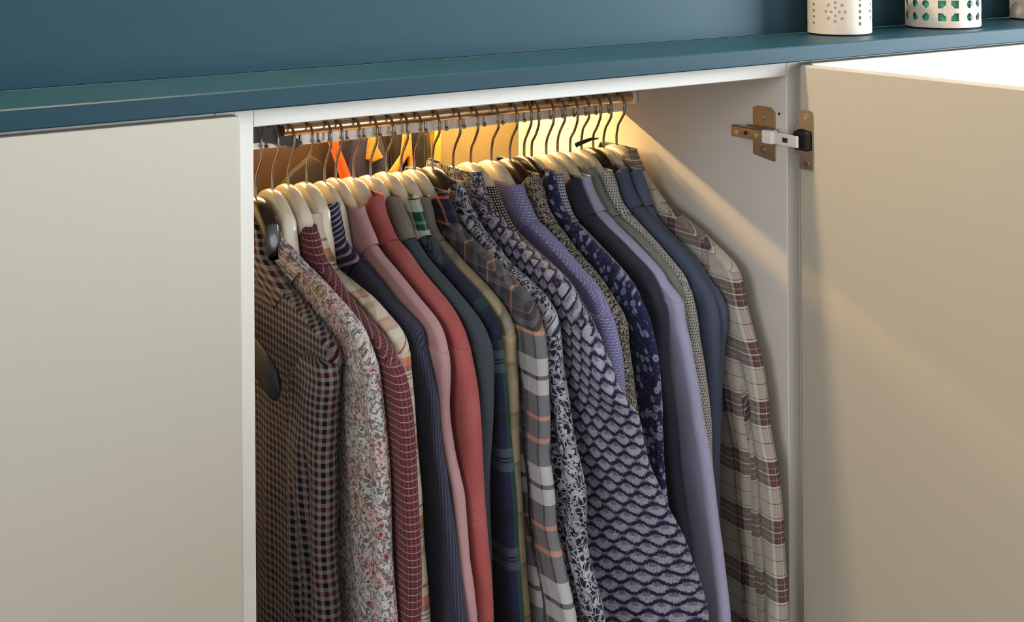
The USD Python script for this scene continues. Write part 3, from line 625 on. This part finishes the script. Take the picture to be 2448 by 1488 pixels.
XS = {k: p[0] for k, p in PROFILE.items()}
def shirt(k, look, label, collar=None, sleeve=None, seam=1.012, group=None, body=None, amp=1.0, limit=None, sw=0.088, collar_y=0.187, su=0.0, creases=(), sb=1.04, sx=0.0004, push=0.0):
    x, prof = PROFILE[k]; prof = [(p + (0.0,))[:3] for p in prof]
    z = np.array([p[0] for p in prof]); y = np.array([p[1] for p in prof]) + 0.0045; dx = np.array([p[2] for p in prof])
    if push:
        wgt = np.clip((z - 1.075) / 0.02, 0, 1); y = y - push * wgt; dx = dx - 0.5 * push * wgt
    gaps = [abs(XS[j] - x) for j in XS if j != k]
    b = min(max(0.425 * min(gaps), 0.0046), 0.0096)
    grid = np.arange(z[0], 0.43, -0.002)
    yn = smooth_curve(z, y, grid); xo = smooth_curve(z, dx, grid)
    if limit is not None: yn = np.where(grid < 0.98, np.maximum(yn, limit), yn)
    Y = lambda q: np.interp(q, grid[::-1], yn[::-1]); X = lambda q: np.interp(q, grid[::-1], xo[::-1])
    far = lambda q: 2 * YR - max(Y(q), 0.045)
    r = random.Random(100 + k); ph = [r.uniform(0, 6.28) for _ in range(6)]
    t = thing('shirt', label, 'shirt', group, loc=(x, YR, 1.10))
    zt = z[0] - 0.010
    zc = grid[np.argmax(yn < collar_y)]                                # where the collar leaf ends on the ridge
    def fold_body(q, d, side):
        g = np.clip((1.03 - q) / 0.25, 0, 1)
        e = np.clip(d / 0.03, 0, 1)
        return amp * 0.0009 * g * e * (np.sin(d * 75 + ph[0] + 3.0 * math.sin(q * 5 + ph[1])) + 0.6 * np.sin(d * 140 + q * 14 + ph[2])), 0
    lv = []
    for q in np.concatenate([np.arange(zt, seam - 0.03, -0.0028), np.arange(seam - 0.03, 0.44, -0.009)]):
        inner = 0.030 * np.clip((seam + 0.004 - q) / 0.03, 0, 1)
        ycol = 0.0030 if q > zc - 0.004 else 0.0
        yb = Y(q) + inner + ycol
        lv.append((q, yb, max(far(q) - inner, yb + 0.03), b * (0.9 if q > zc else 0.95) * (1 - 0.42 * np.clip((1.0 - q) / 0.1, 0, 1)), X(q), x))
    m, uv = cloth(lv, fold_body); part(t, 'body', m, body or look, uv=uv)
    def fold_sleeve(q, d, side):
        g = np.clip((seam + 0.01 - q) / 0.05, 0, 1); e = np.clip(d / 0.02, 0, 1)
        cr = 0.0
        for d0, depth, wid, ztop in creases:
            gz = np.clip((ztop - q) / 0.06, 0, 1)
            dd0 = d0 + 0.004 * math.sin(q * 17 + d0 * 50)
            cr = cr + gz * depth * np.exp(-((d - dd0) / wid) ** 2) * (side < 0)
        return cr + amp * g * (0.0007 * e * np.sin(d * 95 + q * 22 + ph[3]) + 0.0006 * math.sin(q * 31 + ph[4]) * np.clip(1 - d / 0.09, 0, 1)), amp * 0.0012 * g * math.sin(q * 43 + ph[5]) * np.clip(1 - d / 0.05, 0, 1)
    lv = []
    for q in np.arange(seam + 0.006, 0.47, -0.006):
        w = sw * np.interp(q, [0.5, 0.8, seam - 0.02, seam + 0.01], [0.80, 0.95, 1.0, 0.55]) + 1.1 * X(q)
        lv.append((q, Y(q) - 0.0012, Y(q) - 0.0012 + w, b * sb, X(q), x - sx))
    m, uv = cloth(lv, fold_sleeve, planar=False, su=su); part(t, 'sleeve', m, sleeve or look, uv=uv)
    lv = []
    for q in np.arange(seam + 0.006, 0.47, -0.02):
        w = 0.085 * np.interp(q, [0.5, 0.8, seam - 0.02, seam + 0.01], [0.80, 0.95, 1.0, 0.55])
        yf = far(q) + 0.0012
        lv.append((q, yf - w, yf, b * 1.0, 0.0, x))
    m, uv = cloth(lv, None, planar=False); part(t, 'sleeve', m, sleeve or look, uv=uv)
    # collar: a folded band round the hanger neck, open at the top, its points hanging on the front
    zc0 = z[0] + 0.0015
    n1, n2 = 14, 7
    rows = []
    front = -1 if r.random() < 0.8 else 1
    for i in range(n1 + n2):
        inside = i >= n1
        tt = i / (n1 - 1) if not inside else 1 - (i - n1 + 0.35) / n2 * 0.45
        q0 = zc + (zc0 - zc) * min(tt, 1.0)
        yy = Y(min(q0, z[0])) - (0.0022 if not inside else -0.0006)
        yf = 2 * YR - yy
        bb = (b + 0.0012) * (1.0 - 0.10 * tt) - (0.0018 if inside else 0.0)
        xl, yl, s = cloth_loop(yy, yf, bb, 16, 9)
        d = np.minimum(np.maximum(yl - yy, 0), np.maximum(yf - yl, 0))
        isf = (xl * front > 0)
        drop_t = np.where(isf, np.minimum(0.85 * np.maximum(d - 0.004, 0), 0.028), 0.0)
        drop_b = np.minimum(0.75 * d, 0.022)
        zz = q0 - drop_t * min(tt, 1) - drop_b * (1 - min(tt, 1))
        rows.append((np.stack([xl + x + (X(q0) if push else 0.0), yl, zz], 1), np.stack([s, zz], 1)))
    V = np.array([a for a, _ in rows]); U = np.array([a for _, a in rows])
    part(t, 'collar', grid_mesh(V, closed=False, caps=False), collar or look, uv=U.reshape(-1, 2))
    return t, (lambda yy: np.interp(yy, yn[::1][np.argsort(yn)], grid[np.argsort(yn)])), b

CR = 'cream plastic hangers with shirts'
LIST = [   # hanger colour, shirt fabric, label, options
 (1, 'houndstooth_check', 'black, white and burgundy check shirt hanging leftmost on the rail', {'amp': 2.5, 'seam': 1.008, 'sb': 1.55, 'sx': 0.0075, 'creases': ((0.035, 0.006, 0.007, 0.95), (0.062, 0.007, 0.007, 0.90))}),
 (2, 'red_floral', 'cream shirt with small red and grey flowers beside the check shirt', {'creases': ((0.030, 0.008, 0.006, 0.99),), 'push': 0.014, 'sw': 0.074}),
 (3, 'burgundy_weave', 'burgundy shirt with fine pink horizontal lines', {}),
 (4, 'orange_white_plaid', 'off-white shirt with orange and red plaid beside the burgundy one', {'push': 0.016}),
 (5, 'navy_pinstripe', 'navy shirt with fine grey stripes and bolder striped collar', {'collar': 'navy_bold_stripe', 'push': 0.018}),
 (6, 'pale_pink', 'plain pale pink shirt in front of the coral one', {'creases': ((0.024, 0.008, 0.006, 1.0),)}),
 (7, 'coral_red', 'plain coral red shirt with stitched shoulder seam', {}),
 (8, 'slate_green', 'dark slate shirt with grey collar beside the coral one', {'collar': 'warm_grey'}),
 (9, 'green_navy_plaid', 'dark green and navy plaid shirt with green and white collar', {'collar': 'green_white_check'}),
 (10, 'taupe_plaid', 'taupe and beige plaid shirt with plain grey collar', {'collar': 'warm_grey'}),
 (11, 'grey_orange_plaid', 'grey and white plaid shirt with orange lines', {'collar': 'navy_orange_check', 'body': 'smoky_plaid', 'seam': 1.020, 'creases': ((0.040, 0.006, 0.005, 1.0),)}),
 (12, 'white_navy_paisley', 'white shirt with dense navy swirls', {'creases': ((0.024, 0.007, 0.006, 0.98),)}),
 (13, 'navy_scallop', 'grey shirt with rows of navy scallops spreading widest at the bottom', {'collar': 'grey_leaf_print', 'sw': 0.10}),
 (14, 'small_geometric', 'shirt whose small black and cream dotted collar shows behind the scalloped shirt', {'limit': 0.065}),
 (15, 'lavender_dash', 'lavender blue shirt with white dashes', {'limit': 0.021}),
 (16, 'tiny_leaf', 'cream shirt with tiny black leaf print', {'limit': 0.03}),
 (17, 'navy_medallion', 'dark navy shirt with pale round medallions', {'limit': 0.006}),
 (18, 'blue_micro_check', 'blue and white micro-check shirt of which only the collar shows', {'limit': 0.02}),
 (19, 'charcoal_navy', 'plain charcoal navy shirt', {}),
 (20, 'lavender_grey', 'plain lavender grey shirt', {}),
 (21, 'sage_grey', 'plain sage grey shirt tucked behind the lavender grey one', {}),
 (22, 'white_dotted', 'off-white shirt with small dark dots', {}),
 (23, 'slate_blue', 'plain slate blue shirt on a black hanger', {}),
 (24, 'steel_blue', 'plain steel blue shirt second from the right end of the rail', {}),
 (25, 'beige_burgundy_plaid', 'beige and burgundy plaid shirt hanging rightmost, next to the side panel', {'seam': 1.030, 'amp': 2.0, 'sw': 0.075, 'su': 0.035, 'creases': ((0.032, 0.013, 0.007, 0.95),)}),
]
BLACK = {1, 12, 13, 16, 17, 23}
NAMES = {1: 'black hanger under the black, white and burgundy check shirt', 12: 'black hanger under the white shirt with navy swirls', 13: 'black hanger under the scalloped shirt',
         16: 'black hanger under the cream leaf-print shirt', 17: 'black hanger under the navy medallion shirt', 23: 'black hanger under the slate blue shirt'}
WEAR = {2: 'floral', 3: 'burgundy', 4: 'orange plaid', 5: 'navy striped', 6: 'pale pink', 7: 'coral red', 8: 'dark slate', 9: 'green plaid', 10: 'taupe plaid', 11: 'grey and orange plaid',
        14: 'small dotted', 15: 'lavender dashed', 18: 'blue micro-check', 19: 'charcoal navy', 20: 'lavender grey', 21: 'sage grey', 22: 'off-white dotted', 24: 'steel blue', 25: 'beige and burgundy plaid'}
ZH = {1: 1.1418, 2: 1.1478}
for k, look, label, opt in LIST:
    t, ridge, b = shirt(k, look, label, group='shirts hanging on the rail', **opt)
    z0 = ZH.get(k, 1.1505 + 0.0012 * math.sin(k * 2.3))
    hanger(k, PROFILE[k][0], z0, 'ebony_wood' if k in BLACK else 'cream_plastic', NAMES.get(k) or f'cream hanger under the {WEAR[k]} shirt', 'hangers on the rail', ridge, min(b * 1.08, 0.0098), rng.uniform(-0.003, 0.003), reach=0.052 if k == 1 else 0.205, tall=0.6 if k == 1 else 1.0)

# ------------------------------------------------------------------ things behind the rail and beside it
def slab_y(poly, y0, y1, r=0.004):
    """An outline in x-z with real thickness along y and soft edges."""
    P = np.array(poly, float)
    if np.sum(P[:, 0] * np.roll(P[:, 1], -1) - P[:, 1] * np.roll(P[:, 0], -1)) < 0: P = P[::-1]
    cs = m3.CrossSection([P]).offset(-0.0018, m3.JoinType.Round, circular_segments=20).offset(0.0018, m3.JoinType.Round, circular_segments=20)
    th = y1 - y0; parts = []
    for k in range(7):
        a = math.pi * (k + 0.5) / 7
        parts.append(cs.offset(-(1 - math.sin(a)) * min(th * 0.4, 0.003), m3.JoinType.Round, circular_segments=20).extrude(th / 7).translate((0, 0, th * k / 7)))
    m = m3.Manifold.batch_boolean(parts, m3.OpType.Add)
    v, f, _ = meshkit.arrays(m)
    v2 = np.stack([v[:, 0], y1 - v[:, 2], v[:, 1]], 1)
    tm = trimesh.Trimesh(v2, f, process=False)
    if tm.volume < 0: tm.invert()
    return tm
def flat_uv(m): return np.stack([m.vertices[:, 0], m.vertices[:, 2]], 1)
def simple(name, label, cat, mesh, look, parts=()):
    t = thing(name, label, cat, loc=tuple(mesh.bounds.mean(0)[:2]) + (mesh.bounds[0][2],))
    part(t, 'cloth' if cat not in ('bag',) else 'pouch', mesh, look, uv=flat_uv(mesh))
    for n, m, l in parts: part(t, n, m, l, uv=flat_uv(m))
    return t
rack = thing('coat_rack', 'narrow hook board on the back wall carrying the rear garments', 'coat rack', loc=(0.33, D, 1.19))
part(rack, 'board', box(0.10, 0.52, D - 0.010, D - 0.0003, 1.192, 1.214, 0.001), 'dark_grey_plastic')
for hx in (0.205, 0.325, 0.372, 0.420, 0.455, 0.478):
    part(rack, 'peg', tube([(hx, D - 0.006, 1.203), (hx, D - 0.030, 1.200), (hx, D - 0.044, 1.206)], 0.0025, 8), 'hook_steel')
simple('jacket', 'rust brown jacket hanging at the back on the left', 'jacket', slab_y([(0.10, 0.55), (0.08, 1.15), (0.14, 1.205), (0.325, 1.205), (0.338, 1.10), (0.338, 0.55)], D - 0.050, D - 0.012), 'rust_cloth',
       (('lapel', slab_y([(0.225, 1.085), (0.262, 1.122), (0.285, 1.138), (0.300, 1.130), (0.318, 1.085), (0.318, 0.90), (0.225, 0.90)], D - 0.058, D - 0.048), 'black_cloth'),))
simple('strap', 'bright orange strap hanging diagonally behind the hangers', 'strap', slab_y([(0.305, 1.165), (0.322, 1.204), (0.330, 1.204), (0.322, 1.15), (0.349, 1.085), (0.352, 0.80), (0.336, 0.80), (0.333, 1.085)], D - 0.066, D - 0.052), 'orange_cloth')
simple('bag', 'navy blue pouch bag hanging at the back beside the orange strap', 'bag', slab_y([(0.340, 1.12), (0.350, 1.165), (0.368, 1.205), (0.376, 1.205), (0.390, 1.165), (0.404, 1.11), (0.408, 0.92), (0.338, 0.92)], D - 0.050, D - 0.014), 'navy_cloth',
       (('strap', slab_y([(0.372, 1.165), (0.386, 1.165), (0.384, 1.138), (0.392, 1.124), (0.376, 1.119), (0.366, 1.124)], D - 0.056, D - 0.048), 'tan_strap'),))
simple('bag', 'black bag with tan straps hanging at the back left of the yellow scarf', 'bag', slab_y([(0.410, 1.10), (0.408, 1.15), (0.418, 1.205), (0.424, 1.205), (0.434, 1.15), (0.436, 0.90), (0.410, 0.90)], D - 0.046, D - 0.014), 'black_cloth',
       (('strap', slab_y([(0.425, 1.165), (0.435, 1.165), (0.437, 1.13), (0.440, 1.08), (0.432, 1.08), (0.430, 1.12), (0.412, 1.098), (0.400, 1.092), (0.402, 1.104), (0.420, 1.125)], D - 0.053, D - 0.0455), 'tan_strap'),))
simple('coat', 'dark brown coat hanging at the back between the black bag and the yellow scarf', 'coat', slab_y([(0.440, 0.60), (0.441, 1.13), (0.450, 1.205), (0.459, 1.205), (0.468, 1.13), (0.470, 0.60)], D - 0.050, D - 0.014), 'black_cloth',
       (('lapel', slab_y([(0.4545, 0.80), (0.4545, 1.15), (0.4595, 1.15), (0.4640, 1.08), (0.4640, 0.80)], D - 0.0545, D - 0.0495), 'black_cloth'),))
simple('scarf', 'pale yellow scarf hanging at the back right of the dark coat', 'scarf', slab_y([(0.474, 0.75), (0.471, 1.11), (0.474, 1.165), (0.476, 1.205), (0.482, 1.205), (0.488, 1.14), (0.486, 1.08), (0.484, 0.75)], D - 0.044, D - 0.014), 'yellow_cloth')

# bare black hanger hanging low in front of the check shirt, mostly behind the left panel
t = thing('clothes_hanger', 'bare black hanger end poking out in front of the check shirt', 'clothes hanger', loc=(0.075, YR, 1.07))
yy = np.linspace(-1, 1, 41); n = 16; th = np.arange(n) * 2 * np.pi / n
yb = YR + yy * 0.158; ztop = 1.032 - 0.032 * np.abs(yy) ** 2
hh = 0.019 * np.sqrt(np.clip(1 - np.clip((np.abs(yy) - 0.86) / 0.145, 0, 1) ** 2, 0.02, 1)); hx = 0.0075 * np.sqrt(np.clip(1 - np.clip((np.abs(yy) - 0.9) / 0.102, 0, 1) ** 2, 0.02, 1))
part(t, 'hanger_body', grid_mesh(np.stack([0.075 + hx[:, None] * np.cos(th), np.repeat(yb[:, None], n, 1), (ztop - 0.019)[:, None] + hh[:, None] * np.sin(th)], -1)), 'black_plastic', smooth=60)
a = np.radians(np.linspace(178, -58, 26)); zcn = RODT + 0.0017 - 0.0172
p3 = [(0.075, YR, 1.020), (0.075, YR, 1.13), (0.075, YR - 0.004, 1.155), (0.075, YR - 0.0172, 1.185)] + [(0.075, YR + 0.0172 * -math.cos(math.pi - q), zcn + 0.0172 * math.sin(q)) for q in a]
part(t, 'hook', tube(p3, 0.0016, 8), 'hook_steel', smooth=60)
# little size clip on a hanger neck
t = thing('clip', 'small black plastic clip on a hanger neck near the right end of the rail', 'clip', loc=(0.5640, YR, 1.160))
part(t, 'clip_body', tube([(0.5500, YR + 0.004, 1.1555), (0.5545, YR, 1.1585), (0.5700, YR - 0.002, 1.1625)], [0.0030, 0.0028, 0.0020], 10), 'black_plastic')
part(t, 'clip_blade', tube([(0.5690, YR - 0.002, 1.1625), (0.5800, YR - 0.004, 1.1625)], [0.0020, 0.0008], 8), 'dark_grey_plastic')
